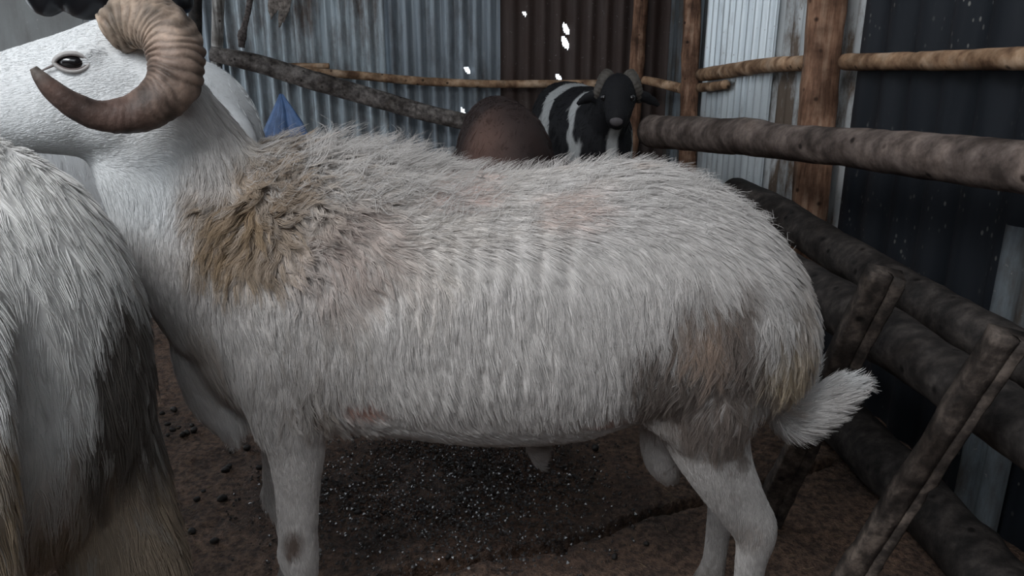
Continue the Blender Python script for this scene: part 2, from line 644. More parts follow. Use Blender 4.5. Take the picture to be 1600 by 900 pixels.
wb = struct_root('wall_back')
def bx_(px):
    return P(px, 100, BACK_Y)[0]
def hole(px, py, x0, hw, hh):
    q = P(px, py, BACK_Y)
    return (q[0] - x0, q[2], hw, hh)
ZT = 2.5
sheet(wb, (bx_(-420), BACK_Y), (bx_(150), BACK_Y), -0.02, ZT, 'plain_sheet', pitch=0.5, amp=0.002)
sheet(wb, (bx_(140), BACK_Y), (bx_(352), BACK_Y), -0.02, ZT, 'dull_sheet', off=-0.008)
sheet(wb, (bx_(345), BACK_Y), (bx_(603), BACK_Y), -0.02, ZT, 'galvanised_sheet', label='blue-grey galvanised sheet with rusty streaks')
x2 = bx_(598)
sheet(wb, (x2, BACK_Y), (bx_(786), BACK_Y), -0.02, ZT, 'dull_sheet', off=0.012,
      holes=[hole(730, 110, x2, 0.014, 0.017), hole(723, 173, x2, 0.011, 0.014)])
x3 = bx_(782)
sheet(wb, (x3, BACK_Y), (bx_(1050), BACK_Y), -0.02, ZT, 'rusty_sheet', pitch=0.085, off=-0.01,
      holes=[hole(884, 45, x3, 0.015, 0.027), hole(883, 67, x3, 0.018, 0.030), hole(873, 121, x3, 0.015, 0.014), hole(819, 21, x3, 0.010, 0.012)],
      label='dark rust-brown sheet pierced by small holes')
# a loose flap of the torn hole
wr = struct_root('wall_right')
def wr_(px):
    return W(px, 150)[:2]
sheet(wr, wr_(1040), wr_(1068), -0.02, ZT, 'corner_sheet', nrm=WN, off=0.01)
sheet(wr, wr_(1066), wr_(1112), -0.02, ZT, 'corner_sheet', nrm=WN, off=0.0)
sheet(wr, wr_(1102), wr_(1212), -0.02, ZT, 'bright_sheet', nrm=WN, off=0.012, label='bright bare galvanised sheet')
sheet(wr, wr_(1205), wr_(1352), -0.02, ZT, 'patchy_sheet', nrm=WN, off=0.0, label='weathered sheet with flaking white and rust')
sheet(wr, wr_(1348), WA + WT * 5.6, -0.02, ZT, 'black_sheet', nrm=WN, off=0.022, pitch=0.14, amp=0.008, box=True, label='black painted sheet spattered with pale specks')
sheet(wr, W(1590, 430)[:2], W(1680, 430)[:2], -0.02, W(1600, 345)[2], 'corner_sheet', nrm=WN, off=0.045, label='short pale grey sheet at the foot of the black one')

def slab(name, c, s, mat, kind='structure', parent=None, bevel=0.0):
    c, s = np.asarray(c, float), np.asarray(s, float) / 2
    v = np.array([(x, y, z) for x in (-1, 1) for y in (-1, 1) for z in (-1, 1)]) * s + c
    f = [(0, 1, 3, 2), (4, 6, 7, 5), (0, 4, 5, 1), (2, 3, 7, 6), (0, 2, 6, 4), (1, 5, 7, 3)]
    o = mesh_obj(name, v, f, mat, parent, smooth=False)
    if kind:
        o['kind'] = kind
    return o
slab('ceiling', (-.3, 0.85, 2.56), (6.4, 2.3, 0.06), 'roof_sheet')  # unseen roof added for shade; gap between the slabs lights the back
slab('ceiling', (-.3, 3.65, 2.56), (6.4, 2.1, 0.06), 'roof_sheet')
slab('wall_left', (-3.3, 1.0, 1.25), (0.06, 3.4, 2.55), 'boards')  # unseen left wall, cut short so side light reaches the back sheets
slab('wall_front', (0.2, -1.3, 0.93), (5.6, 0.06, 1.86), 'boards')  # unseen front wall, height set to cut fill light from the open front

# ------------------------------------------------------------------ posts, rails, logs
def log(name, pts, mat, label, cat, seed=0, seg=20, n=10, rough=0.08, power=2.0, knots=3, ref=(0.02, 0.1, 1), group=None, flat=1.0, shape=None):
    """pts: list of (point, radius)"""
    d = np.array([[*p, r] for p, r in pts])
    d = catmull(d, n)
    path, r = d[:, :3], d[:, 3]
    T, A, B = frames(path, ref)
    V, Fq = loft(path, A * r[:, None], B * r[:, None] * flat, seg if shape is None else len(shape), power, shape)
    sg = seg if shape is None else len(shape)
    body = V[:-2].reshape(len(path), sg, 3)
    cen = path[:, None, :]
    rel = body - cen
    q = body.reshape(-1, 3)
    rm = float(np.mean(r))
    k = 1 + (rough * fbm(q + seed * 3.7, 0.35 / rm, seed, 3) + rough * 0.45 * vnoise(q + seed, 1.6 / rm, seed + 5)).reshape(len(path), sg)
    rs = np.random.default_rng(seed + 50)
    for _ in range(knots):
        i, j = rs.integers(2, len(path) - 2), rs.integers(0, sg)
        dist = np.linalg.norm(body - body[i, j], axis=2)
        k += (0.16 if rs.random() > 0.35 else -0.18) * np.exp(-(dist / (rm * 0.45)) ** 2)
    V[:-2] = (cen + rel * k[:, :, None]).reshape(-1, 3)
    origin = (V.min(0) + V.max(0)) / 2
    o = mesh_obj(name, V, Fq, mat, origin=origin)
    tag(o, label, cat, group)
    return o

def rad(rpx, p):
    return rpx * depth_of(p) / F

def post_px(label, top, bot, rpx, pf, mat='post_wood', seed=1, z0=-0.03, power=3.2, rough=0.07):
    """upright post through two pixels, carried on down to the floor and up to the roof"""
    a, b = pf(*top), pf(*bot)
    r = rad(rpx, (a + b) / 2)
    dv = (b - a) / (b[2] - a[2])
    lo = a + dv * (z0 - a[2])
    hi = a + dv * (2.5 - a[2])
    pp = [(lo + (hi - lo) * t_, r * (1.04 - 0.08 * t_)) for t_ in np.linspace(0, 1, 7)]
    return log('wooden_post', pp, mat, label, 'post', seed, 20, 8, rough, power, 3, ref=(0.2, 1, 0))

onwall = lambda off: (lambda x, y: W(x, y, off))
atY = lambda Y: (lambda x, y: P(x, y, Y))
post_px('slim reddish post in the back corner behind the black-faced sheep', (1002, 0), (986, 235), 11, atY(4.38), seed=2)
post_px('reddish wooden post left of the bright galvanised sheet', (1082, 0), (1076, 190), 13.5, onwall(0.07), seed=3)
post_px('thick reddish post crossing behind the long dark log', (1292, 0), (1263, 345), 27, onwall(0.085), seed=4)
post_px('pale grey split post behind the white sheep', (341, 0), (339, 80), 8, atY(4.42), 'pale_wood', seed=5)
post_px('dark wooden post right beside the curled horn', (305, 0), (306, 130), 9, atY(4.2), 'ground_log', seed=6)

def logpx(label, pts, mat, cat='log', name='log', seed=0, **kw):
    pp = []
    for px, py, r, where in pts:
        q = where(px, py)
        pp.append((q, rad(r, q)))
    return log(name, pp, mat, label, cat, seed, **kw)

logpx('long thick dark log running along the right wall at chest height',
      [(1020, 205, 24, atY(3.0)), (1095, 211, 26, atY(2.62)), (1170, 214, 30, atY(2.3)), (1215, 221, 27, atY(2.15)), (1330, 231, 31, atY(1.85)), (1450, 244, 37, atY(1.6)),
       (1600, 262, 43, atY(1.36)), (1800, 290, 52, atY(1.15)), (2200, 345, 70, atY(.86))], 'dark_log', seed=10, seg=28, n=16, rough=0.07, knots=7)
logpx('peeled rail between the two reddish posts on the bright sheet',
      [(1096, 117, 10, onwall(0.055)), (1150, 109, 11, onwall(0.055)), (1200, 102, 11.5, onwall(0.055)), (1290, 97, 12, onwall(0.05))], 'rail_wood', 'rail', 'wooden_rail', 11, rough=0.05)
logpx('short stub of rail under the peeled rail end',
      [(1094, 137, 7, onwall(0.055)), (1115, 135, 7, onwall(0.055)), (1134, 132, 7, onwall(0.055))], 'rail_wood', 'rail', 'wooden_rail', 12, rough=0.04, knots=0)
logpx('peeled pale rail across the black sheet at top right',
      [(1321, 97, 13, onwall(0.06)), (1400, 96, 14, onwall(0.06)), (1500, 94, 16, onwall(0.06)), (1600, 91, 18, onwall(0.06)), (1800, 86, 23, onwall(0.06)), (2300, 72, 36, onwall(0.06))],
      'rail_wood', 'rail', 'wooden_rail', 13, rough=0.05, knots=5)
logpx('short bent rail between corner post and reddish post',
      [(1006, 125, 6, atY(4.3)), (1030, 130, 7, atY(4.2)), (1068, 139, 8, atY(4.0))], 'rail_wood', 'rail', 'wooden_rail', 14, rough=0.05, knots=1)
logpx('long thin peeled rail along the back wall',
      [(440, 108, 5.5, atY(4.46)), (560, 118, 6.5, atY(4.46)), (660, 127, 6.5, atY(4.46)), (760, 131, 6, atY(4.46)), (860, 131, 6, atY(4.46)), (1000, 130, 6, atY(4.46))],
      'rail_wood', 'rail', 'wooden_rail', 15, rough=0.04, knots=4)
logpx('short split stick resting above the thin back rail',
      [(425, 103, 4, atY(4.52)), (470, 103, 4.5, atY(4.52)), (514, 103, 4, atY(4.52))], 'rail_wood', 'stick', 'wooden_stick', 16, rough=0.05, knots=0)
logpx('grey weathered pole slanting down across the back wall',
      [(330, 84, 12, atY(4.32)), (400, 99, 14, atY(4.33)), (480, 123, 14.5, atY(4.34)), (560, 146, 14, atY(4.35)), (660, 175, 13, atY(4.36)), (770, 200, 12.5, atY(4.37)), (960, 246, 12, atY(4.38))],
      'grey_pole', 'pole', 'wooden_pole', 17, rough=0.06, knots=4)
logpx('dark upper log slanting along the foot of the black sheet',
      [(1150, 305, 27, onwall(0.21)), (1230, 345, 29, onwall(0.21)), (1310, 395, 31, onwall(0.21)), (1400, 448, 34, onwall(0.21)), (1500, 505, 38, onwall(0.21)), (1600, 560, 42, onwall(0.21)), (1750, 645, 48, onwall(0.21)), (2150, 865, 66, onwall(0.21))],
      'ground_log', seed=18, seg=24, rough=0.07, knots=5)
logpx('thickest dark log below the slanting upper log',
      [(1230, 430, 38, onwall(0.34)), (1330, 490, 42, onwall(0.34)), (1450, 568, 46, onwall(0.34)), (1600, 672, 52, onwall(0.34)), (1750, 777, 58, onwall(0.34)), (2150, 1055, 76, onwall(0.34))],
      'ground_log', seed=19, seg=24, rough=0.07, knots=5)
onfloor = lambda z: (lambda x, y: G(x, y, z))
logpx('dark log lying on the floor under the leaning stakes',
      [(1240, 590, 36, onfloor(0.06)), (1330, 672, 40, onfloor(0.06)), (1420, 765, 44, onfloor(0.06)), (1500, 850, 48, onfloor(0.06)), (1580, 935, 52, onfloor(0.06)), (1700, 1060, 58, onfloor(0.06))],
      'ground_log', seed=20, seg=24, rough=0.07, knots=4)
logpx('dark stub of wood standing behind the ram hind leg',
      [(1225, 770, 30, atY(1.72)), (1245, 850, 30, atY(1.62)), (1262, 925, 30, atY(1.52))], 'ground_log', 'wood stub', 'wood_stub', 23, rough=0.08, knots=1)

# split stakes: flat boards with a long drying crack
sp = []
for a, b, nn_ in ((1, -1, 6), (1, 1, 10), (-1, 1, 6), (-1, -1, 10)):
    pass
ring = [(1, -1), (1, 0), (1, .9), (.9, 1), (.35, 1), (.30, .2), (.22, 1), (-.2, 1), (-.6, 1), (-.92, 1), (-1, .85), (-1, 0), (-1, -1), (-.5, -1), (0, -1), (.5, -1)]
stake_shape = np.array([(a, -b) for a, b in ring])
def stake(label, top, bot, rpx, seed):
    pp = []
    for t_ in np.linspace(0, 1, 6):
        q = top + (bot - top) * t_
        pp.append((q, rad(rpx, top) * (1 + 0.06 * math.sin(seed + 5 * t_))))
    return log('wooden_stake', pp, 'stake_wood', label, 'stake', seed, n=8, rough=0.09, knots=2, ref=(0.25, 1, 0.35), flat=0.6, shape=stake_shape)
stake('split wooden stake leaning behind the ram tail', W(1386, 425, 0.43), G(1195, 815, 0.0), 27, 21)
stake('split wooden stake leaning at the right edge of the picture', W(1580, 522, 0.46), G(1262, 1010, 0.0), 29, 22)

# ------------------------------------------------------------------ things hanging on and leaning against the back wall
def rope(name, pts, label, cat, mat, seed):
    pp = [(P(x, y, Y), r * depth_of(P(x, y, Y)) / F) for x, y, r, Y in pts]
    return log(name, pp, mat, label, cat, seed, seg=12, n=10, rough=0.3, knots=4)
rope('hanging_rope', [(392, -60, 5, 3.9), (391, -10, 5, 3.9), (388, 15, 4.5, 3.9), (382, 40, 4, 3.9), (378, 58, 7, 3.9), (377, 74, 5, 3.9)],
     'dark knotted strip of cloth dangling before the galvanised sheet', 'rope', 'dark_rope', 31)

def rag():
    root = thing('torn_rag', 'torn grey-brown rag hanging high on the galvanised sheet', 'rag', P(436, 0, 4.44))
    for i, (xa, xb, yb, w) in enumerate([(425, 424, 30, 5), (432, 431, 22, 6), (440, 438, 42, 5), (446, 442, 36, 4), (449, 448, 24, 3)]):
        pts_ = [(P(xa, -70, 4.46), .016), (P(xa, 0, 4.45), .020), (P((xa + xb) / 2, yb * .5, 4.45), .018), (P(xb, yb, 4.45), .004)]
        d = np.array([[*p, r] for p, r in pts_])
        d = catmull(d, 6)
        T, A, B = frames(d[:, :3], (0, 1, 0))
        V, Fq = loft(d[:, :3], A * d[:, 3:4], B * d[:, 3:4] * 0.35, 10)
        V += 0.006 * np.column_stack([vnoise(V, 60, 40 + i), vnoise(V, 60, 50 + i), vnoise(V, 60, 60 + i)])
        mesh_obj('rag_strip', V, Fq, 'rag_cloth', root)
rag()

def tarp():
    apex = P(441, 147, 3.35)
    H = apex[2]
    zs = np.linspace(0.0, 1.0, 14)
    th = np.linspace(0, 2 * np.pi, 48, endpoint=False)
    V = []
    for t_ in zs:
        r = 0.17 * (1 - t_ ** 2.6) + 0.006
        fold = 1 + 0.22 * np.cos(5 * th + 1.2 + 0.6 * t_) + 0.08 * np.cos(11 * th + 3 * t_)
        fold -= 0.55 * np.exp(-((np.angle(np.exp(1j * (th - (-np.pi / 2 - 0.1))))) / 0.10) ** 2)
        V.append(np.column_stack([apex[0] + 0.01 * (1 - t_) + r * fold * np.cos(th), apex[1] + r * fold * np.sin(th), np.full(48, t_ * H)]))
    V = np.vstack(V)
    V += 0.006 * np.column_stack([vnoise(V, 18, 71), vnoise(V, 18, 72), vnoise(V, 18, 73)])
    V[:, 2] = np.maximum(V[:, 2], 0)
    n_, sg = len(zs), 48
    Fq = [(i * sg + j, i * sg + (j + 1) % sg, (i + 1) * sg + (j + 1) % sg, (i + 1) * sg + j) for i in range(n_ - 1) for j in range(sg)]
    Fq.append(tuple((n_ - 1) * sg + j for j in range(sg)))
    Fq.append(tuple(reversed(range(sg))))
    o = mesh_obj('folded_tarp', V, Fq, 'blue_tarp', origin=(apex[0], apex[1], 0))
    tag(o, 'blue folded plastic tarp standing behind the ram withers', 'tarp')
tarp()

def sack():
    a = P(45, -10, 2.6)
    parts = []
    for x, y, rx, rz in ((70, -18, .07, .08), (130, -20, .09, .095), (190, -30, .09, .10), (245, -14, .08, .07), (276, 0, .05, .045), (120, -80, .12, .1), (200, -90, .13, .1)):
        parts.append(ellipsoid(P(x, y, 2.6), (rx, 0.06, rz)))
    V, Fq = remesh(parts, 0.012, 4)
    V += 0.006 * np.column_stack([vnoise(V, 14, 81), vnoise(V, 14, 82), vnoise(V, 14, 83)])
    o = mesh_obj('black_sack', V, Fq, 'black_plastic', origin=V.mean(0))
    tag(o, 'shiny black plastic bundle hanging above the ram head', 'sack')
sack()
# beam that carries the bundle
log('roof_pole', [(P(-150, -150, 2.6), .03), (P(100, -150, 2.6), .03), (P(330, -150, 2.6), .028), (P(500, -150, 2.6), .028)], 'ground_log',
    'dark roof pole above the ram head', 'pole', 33, knots=1)

# ------------------------------------------------------------------ the big ram
Y0 = 1.18
def ram():
    loc = np.array([0.0, Y0, 0.0])
    root = thing('ram', 'big shaggy white ram with a curled brown horn standing side-on', 'ram', loc)
    parts = []
    # trunk: (px, top, bottom, half width)
    st = [(262, 400, 470, .045), (285, 325, 545, .085), (325, 262, 610, .118), (380, 238, 650, .142), (450, 232, 668, .160), (530, 240, 676, .172), (620, 255, 684, .186),
          (720, 272, 692, .200), (820, 272, 694, .205), (920, 262, 684, .203), (1000, 258, 655, .196), (1080, 276, 640, .186), (1150, 312, 630, .170),
          (1205, 362, 622, .142), (1245, 425, 610, .100), (1265, 480, 585, .055)]
    c, A, B = [], [], []
    for px, ty, by, hw in st:
        q0, q1 = P(px, ty, Y0), P(px, by, Y0 - 0.3 * hw)
        c.append([q0[0], Y0, (q0[2] + q1[2]) / 2])
        A.append(hw)
        B.append((q0[2] - q1[2]) / 2)
    d = catmull(np.column_stack([c, A, B]), 4)
    n_ = len(d)
    parts.append(loft(d[:, :3], np.column_stack([np.zeros(n_), d[:, 3], np.zeros(n_)]), np.column_stack([np.zeros(n_), np.zeros(n_), d[:, 4]]), 40, 2.25))
    # neck
    s = 1 / 1056.0
    nk = [(400, 440, 165, .135), (340, 370, 150, .122), (290, 290, 122, .100), (248, 215, 108, .084), (215, 150, 92, .070)]
    pts_ = [P(x, y, Y0 - 0.012 * i) for i, (x, y, _, _) in enumerate(nk)]
    parts.append(tube(pts_, [r * s for _, _, r, _ in nk], [w for *_, w in nk], (0, 1, 0), 5, 28))
    # head, turned slightly to the camera; VH runs across the skull from the near to the far side
    HC = P(190, 140, 1.13)
    VH = np.array([HC[0], HC[1], 0.0]); VH /= np.linalg.norm(VH)
    def PH(px, py, off=0.0):
        d_ = ray(px, py)
        return CAM + d_ * ((off + (HC - CAM) @ VH) / (d_ @ VH))
    def mir(q):
        return q - 2 * ((q - HC) @ VH) * VH
    hd = [(290, 70, 190, .045), (250, 36, 225, .064), (200, 24, 244, .072), (155, 28, 248, .073), (100, 49, 242, .070), (40, 68, 238, .058), (0, 81, 234, .052), (-60, 108, 228, .044), (-105, 138, 222, .038), (-128, 165, 205, .02)]
    dd = []
    for px, ty, by, hw in hd:
        q0, q1 = PH(px, ty), PH(px, by)
        dd.append([*((q0 + q1) / 2), hw, *((q0 - q1) / 2)])
    d = catmull(np.array(dd), 4)
    parts.append(loft(d[:, :3], d[:, 3:4] * VH, d[:, 4:7], 32, 2.1))
    # brow and cheek
    for mm in (lambda q: q, mir):
        for (x, y, off, r3) in ((122, 78, -.058, (.030, .016, .010)), (160, 185, -.045, (.055, .030, .045)), (60, 150, -.035, (.06, .025, .03)), (113, 97, -.055, (.026, .012, .019))):
            parts.append(ellipsoid(mm(PH(x, y, off)), r3))
        e = [mm(PH(232, 108, -.055)), mm(PH(258, 140, -.075)), mm(PH(275, 170, -.08))]
        parts.append(tube(e, [.018, .022, .012], [.014, .012, .010], tuple(VH), 4, 12))
    # dewlap and brisket
    parts.append(tube([P(298, 430, Y0 - .01), P(312, 530, Y0 - .01), P(345, 605, Y0), P(395, 650, Y0)], [.035, .042, .050, .04], [.05, .055, .065, .07], (0, 1, 0), 4, 16))
    # forelegs
    def leg(rows, Yl, Yb=None):
        Yb = Yl if Yb is None else Yb
        pp, ra, rb = [], [], []
        for i, (x, y, w, dpt) in enumerate(rows):
            q = P(x, y, Yl + (Yb - Yl) * i / (len(rows) - 1))
            pp.append(q); ra.append(w * depth_of(q) / F); rb.append(dpt)
        return pp, ra, rb
    NF, FF, NH, FH = 1.09, 1.27, 1.085, 1.27
    for Yl, dx in ((NF, 0), (FF, 19)):
        k = 1.0
        rows = [(420, 470, 60, .060), (436, 560, 72, .066), (452, 635, 64, .056), (462, 690, 48, .044), (465, 760, 36, .033), (466, 830, 31, .029), (467, 868, 33, .030)]
        pp, ra, rb = leg(rows, NF)
        dY = Yl - NF
        pp = [p + np.array([dx * -0.004, dY, 0]) for p in pp]
        kz = pp[-1]
        pp += [kz + np.array([.004, 0, -.06]), np.array([kz[0] + .006, kz[1], .09]), np.array([kz[0] + .002, kz[1], .05]), np.array([kz[0] - .008, kz[1], .004])]
        ra += [.022, .021, .026, .030]
        rb += [.021, .020, .024, .027]
        parts.append(tube(pp, ra, rb, (0, 1, 0), 5, 18))
    # hind legs
    for Yl, dX in ((NH, 0.0), (FH, 0.0)):
        rows = [(1105, 430, 70, .070), (1105, 510, 92, .078), (1100, 600, 92, .074), (1102, 665, 72, .060), (1122, 725, 55, .045), (1155, 785, 43, .032), (1180, 830, 36, .028)]
        pp, ra, rb = leg(rows, NH)
        pp = [p + np.array([dX, Yl - NH, 0]) for p in pp]
        h = pp[-1]
        pp += [h + np.array([-.002, 0, -.055]), np.array([h[0] - .004, h[1], .10]), np.array([h[0] - .010, h[1], .05]), np.array([h[0] - .026, h[1], .004])]
        ra += [.026, .023, .027, .031]
        rb += [.024, .020, .024, .027]
        parts.append(tube(pp, ra, rb, (0, 1, 0), 5, 18))
    # tail
    tp = [P(1215, 590, Y0), P(1232, 640, Y0 - .02), P(1262, 640, Y0 - .03), P(1300, 618, Y0 - .04), P(1335, 600, Y0 - .045)]
    parts.append(tube(tp, [.034, .034, .030, .026, .012], [.05, .042, .034, .026, .012], (0, 1, 0), 5, 16))
    # scrotum, sheath, flank fold
    parts.append(tube([P(1040, 610, Y0 - .02), P(1030, 665, Y0 - .02), P(1036, 715, Y0 - .02), P(1050, 752, Y0 - .02)], [.03, .032, .033, .016], [.03, .035, .036, .018], (0, 1, 0), 5, 16))
    parts.append(tube([P(980, 640, NH - .03), P(1010, 655, NH - .04), P(1045, 672, NH - .045), P(1075, 700, NH - .04)], [.012, .014, .016, .014], [.010, .011, .012, .012], (0, 1, 0), 5, 12))
    parts.append(tube([P(840, 690, Y0), P(843, 715, Y0), P(845, 735, Y0)], [.026, .018, .008], [.022, .016, .008], (0, 1, 0), 4, 12))
    V, Fq = remesh(parts, 0.0075, 14)
    tr, ar, N = tri_normals(V, Fq)
    # fleece partings between the ribs
    sx, sy = proj(np.column_stack([V[:, 0], np.full(len(V), 1.0), V[:, 2]]))
    near = np.clip(-N[:, 1], 0, 1)
    cx_ = sx + 9 * np.sin(sy / 55.0) + 4 * np.sin(sy / 21.0 + sx / 80.0)
    creases = np.array([560, 596, 622, 648, 676, 708, 742, 768, 804, 846, 890, 935])
    k_ = np.clip(np.searchsorted(creases, cx_) - 1, 0, len(creases) - 2)
    u_ = np.clip((cx_ - creases[k_]) / (creases[k_ + 1] - creases[k_]), 0, 1)
    zone = sstep(560, 640, sx) * sstep(935, 860, sx) * sstep(340, 400, sy) * sstep(650, 590, sy)
    V = V + N * (0.0055 * (np.sqrt(np.clip(np.sin(np.pi * u_), 0, 1)) - .7) * zone * near)[:, None]
    lump = 0.006 * fbm(V, 22, 7, 2) * np.exp(-(((sx - 450) / 150) ** 2 + ((sy - 350) / 130) ** 2))
    V = V + N * lump[:, None]

    WHITE = np.array([.58, .55, .53])
    def ell(sx, sy, cx, cy, rx, ry, nz, soft=0.5):
        return sstep(1.15, 1.15 - soft - .35, np.hypot((sx - cx) / rx, (sy - cy) / ry) + 0.38 * nz)
    tail_pts = np.array(tp[2:])
    def coat(p, rnd):
        n_ = len(p)
        sx, sy = proj(np.column_stack([p[:, 0], np.full(n_, 1.02), p[:, 2]]))
        nz = fbm(p, 18, 3, 3)
        c = np.tile(WHITE, (n_, 1))
        streak = 0.45 + 1.0 * rnd
        c = c * (0.86 + 0.24 * rnd)[:, None]
        hard = 0.12 + 1.7 * rnd ** 1.3
        rare = 2.2 * np.clip(rnd - .55, 0, 1)
        def lay(m, colr, a, streak=streak):
            nonlocal c
            f = np.clip(m * a * streak, 0, 0.95)[:, None]
            c = c * (1 - f) + np.array(colr) * f
        lay(ell(sx, sy, 600, 350, 330, 130, nz), (.60, .55, .505), .55)
        lay(ell(sx, sy, 520, 400, 140, 85, nz), (.42, .345, .31), .7)
        lay(ell(sx, sy, 385, 340, 115, 135, nz), (.36, .285, .22), .85)
        lay(ell(sx, sy, 350, 370, 62, 70, nz), (.28, .20, .125), .7)
        lay(ell(sx, sy, 360, 240, 50, 45, nz), (.40, .33, .26), .5)
        lay(ell(sx, sy, 335, 150, 38, 75, nz), (.24, .19, .155), .9)
        lay(ell(sx, sy, 690, 325, 90, 26, nz), (.55, .42, .38), .6)
        lay(ell(sx, sy, 880, 340, 90, 32, nz), (.56, .43, .38), .5)
        lay(ell(sx, sy, 960, 275, 60, 18, nz), (.50, .40, .34), .5)
        lay(ell(sx, sy, 1092, 580, 135, 160, nz), (.15, .122, .105), 1.45, hard)
        lay(ell(sx, sy, 1236, 510, 52, 150, nz), (.16, .135, .115), 1.0, rare)
        lay(ell(sx, sy, 480, 560, 130, 120, nz), (.28, .25, .225), .8, rare)
        lay(ell(sx, sy, 1110, 640, 90, 70, nz), (.19, .155, .135), .9)
        lay(ell(sx, sy, 1085, 500, 60, 50, nz), (.38, .28, .22), .6)
        lay(ell(sx, sy, 1150, 470, 28, 70, nz), (.20, .165, .145), .8)
        lay(ell(sx, sy, 1245, 560, 55, 80, nz), (.50, .40, .28), .75)
        lay(ell(sx, sy, 1262, 480, 30, 70, nz), (.40, .33, .27), .5)
        lay(ell(sx, sy, 1225, 670, 60, 40, nz), (.36, .25, .18), .8)
        lay(ell(sx, sy, 478, 650, 60, 45, nz), (.30, .255, .22), .8, hard)
        lay(ell(sx, sy, 290, 560, 50, 100, nz), (.42, .36, .31), .6)  # chest patch: mostly shadow, painted into the coat colour
        lay(ell(sx, sy, 563, 638, 48, 26, nz * .4), (.52, .33, .28), .9)
        lay(ell(sx, sy, 940, 655, 45, 20, nz * .4), (.52, .36, .31), .8)
        lay(ell(sx, sy, 446, 880, 22, 28, nz * .5), (.15, .11, .09), 1.2)
        lay(ell(sx, sy, 1180, 862, 30, 36, nz * .5), (.30, .22, .17), .9)
        lay(ell(sx, sy, 1155, 790, 9, 9, nz * .5), (.2, .16, .14), .9)
        lay(ell(sx, sy, 1036, 715, 38, 60, nz * .3), (.38, .35, .33), .7)
        lay(sstep(.48, .3, p[:, 2]) * (sx > 600), (.36, .34, .325), .8)  # lower hind legs greyed: light falloff at lower right painted into the coat
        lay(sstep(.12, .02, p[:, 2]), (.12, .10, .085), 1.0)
        # clean white head, forelegs and tail tuft
        dt = np.min(np.linalg.norm(p[:, None, :] - tail_pts[None], axis=2), axis=1)
        w = (sstep(0.075, 0.05, dt) * sstep(1225, 1260, sx) * sstep(676, 640, sy))[:, None]
        c = c * (1 - w) + np.array((.74, .74, .735)) * w
        w = (sstep(290, 220, sx) * sstep(420, 330, sy))[:, None]
        c = c * (1 - w) + np.array((.70, .71, .715)) * w
        return c
    rb_ = np.full(len(V), 0.5)
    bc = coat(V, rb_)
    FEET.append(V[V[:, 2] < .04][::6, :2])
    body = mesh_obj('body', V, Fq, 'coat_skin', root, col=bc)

    def style(p, n, rnd):
        N_ = len(p)
        sx, sy = proj(np.column_stack([p[:, 0], np.full(N_, 1.02), p[:, 2]]))
        gs = lambda cx, cy, rx, ry: np.exp(-(((sx - cx) / rx) ** 2 + ((sy - cy) / ry) ** 2))
        L = np.full(N_, .026)
        L += .020 * gs(450, 290, 170, 110) + .014 * gs(1000, 270, 150, 40)
        L += .026 * gs(1110, 570, 110, 120) + .02 * gs(1240, 520, 60, 120) + .02 * gs(480, 640, 60, 40) + .02 * gs(290, 590, 50, 90)
        L *= 1 - .55 * sstep(610, 680, sy) * sstep(540, 600, sx) * sstep(1000, 930, sx)
        legm = sstep(.495, .415, p[:, 2] + .045 * vnoise(p, 34, 63)) * ((sx < 545) | (sx > 1005))
        legm = legm * np.where(sx > 600, 1, 1) * np.where((sx < 370), 0, 1)
        L = L * (1 - legm) + .009 * legm
        hm = sstep(300, 200, sx) * sstep(330, 240, sy)
        L = L * (1 - hm) + .0055 * hm
        nm = sstep(330, 240, sx) * (1 - hm)
        L *= 1 - .45 * nm
        L *= 1 - .7 * gs(560, 638, 45, 22)
        L *= 1 - .75 * gs(1015, 660, 55, 30)
        scr = gs(1036, 715, 40, 50)
        L = L * (1 - scr) + .005 * scr
        dt = np.min(np.linalg.norm(p[:, None, :] - tail_pts[None], axis=2), axis=1)
        tm = sstep(0.085, 0.05, dt) * sstep(1225, 1262, sx)
        L = L * (1 - tm) + .034 * tm
        top = sstep(.25, .85, n[:, 2])[:, None]
        fl_ = (1 - top) * np.array([.22, 0, -1.0]) + top * np.array([1.0, -.25, 0.0])
        be = sstep(630, 690, sy) * sstep(540, 600, sx) * sstep(1010, 960, sx)
        fl_ = fl_ * (1 - be[:, None]) + be[:, None] * np.array([1.0, 0, -.15])
        cur = gs(400, 330, 120, 120) + .4 * gs(560, 380, 160, 80)
        ang = 2.4 * cur * fbm(p, 16, 41, 2)
        ax_ = fl_[:, 0].copy(); az_ = fl_[:, 2].copy()
        fl_[:, 0] = ax_ * np.cos(ang) - az_ * np.sin(ang)
        fl_[:, 2] = ax_ * np.sin(ang) + az_ * np.cos(ang)
        fl_ = fl_ * (1 - hm[:, None]) + hm[:, None] * np.array([1.0, 0, .15])
        fl_ = fl_ * (1 - tm[:, None]) + tm[:, None] * np.array([1.0, 0, .22])
        fl_[:, 0] += .35 * vnoise(p, 14, 61)
        lift = np.full(N_, .13) + .20 * cur + .12 * top[:, 0] * sstep(700, 450, sx) + .10 * tm
        lift = np.clip(lift + .05 * vnoise(p, 25, 62), .06, .7) * (1 - .4 * hm)
        cl = np.full(N_, .72) - .45 * hm - .4 * legm - .3 * tm
        grav = np.full(N_, .30) * (1 - hm) * (1 - tm)
        shaggy = np.clip(cur + gs(1110, 580, 120, 120) + gs(1240, 520, 70, 130) + gs(480, 640, 70, 50) + .8 * gs(950, 270, 250, 40), 0, 1)
        cl = np.clip(.30 + .46 * shaggy, 0, .8) * (1 - .8 * hm) * (1 - .7 * legm) * (1 - .5 * tm)
        jit = .06 + .16 * shaggy
        return L, fl_, lift, coat(p, rnd), cl, grav, jit
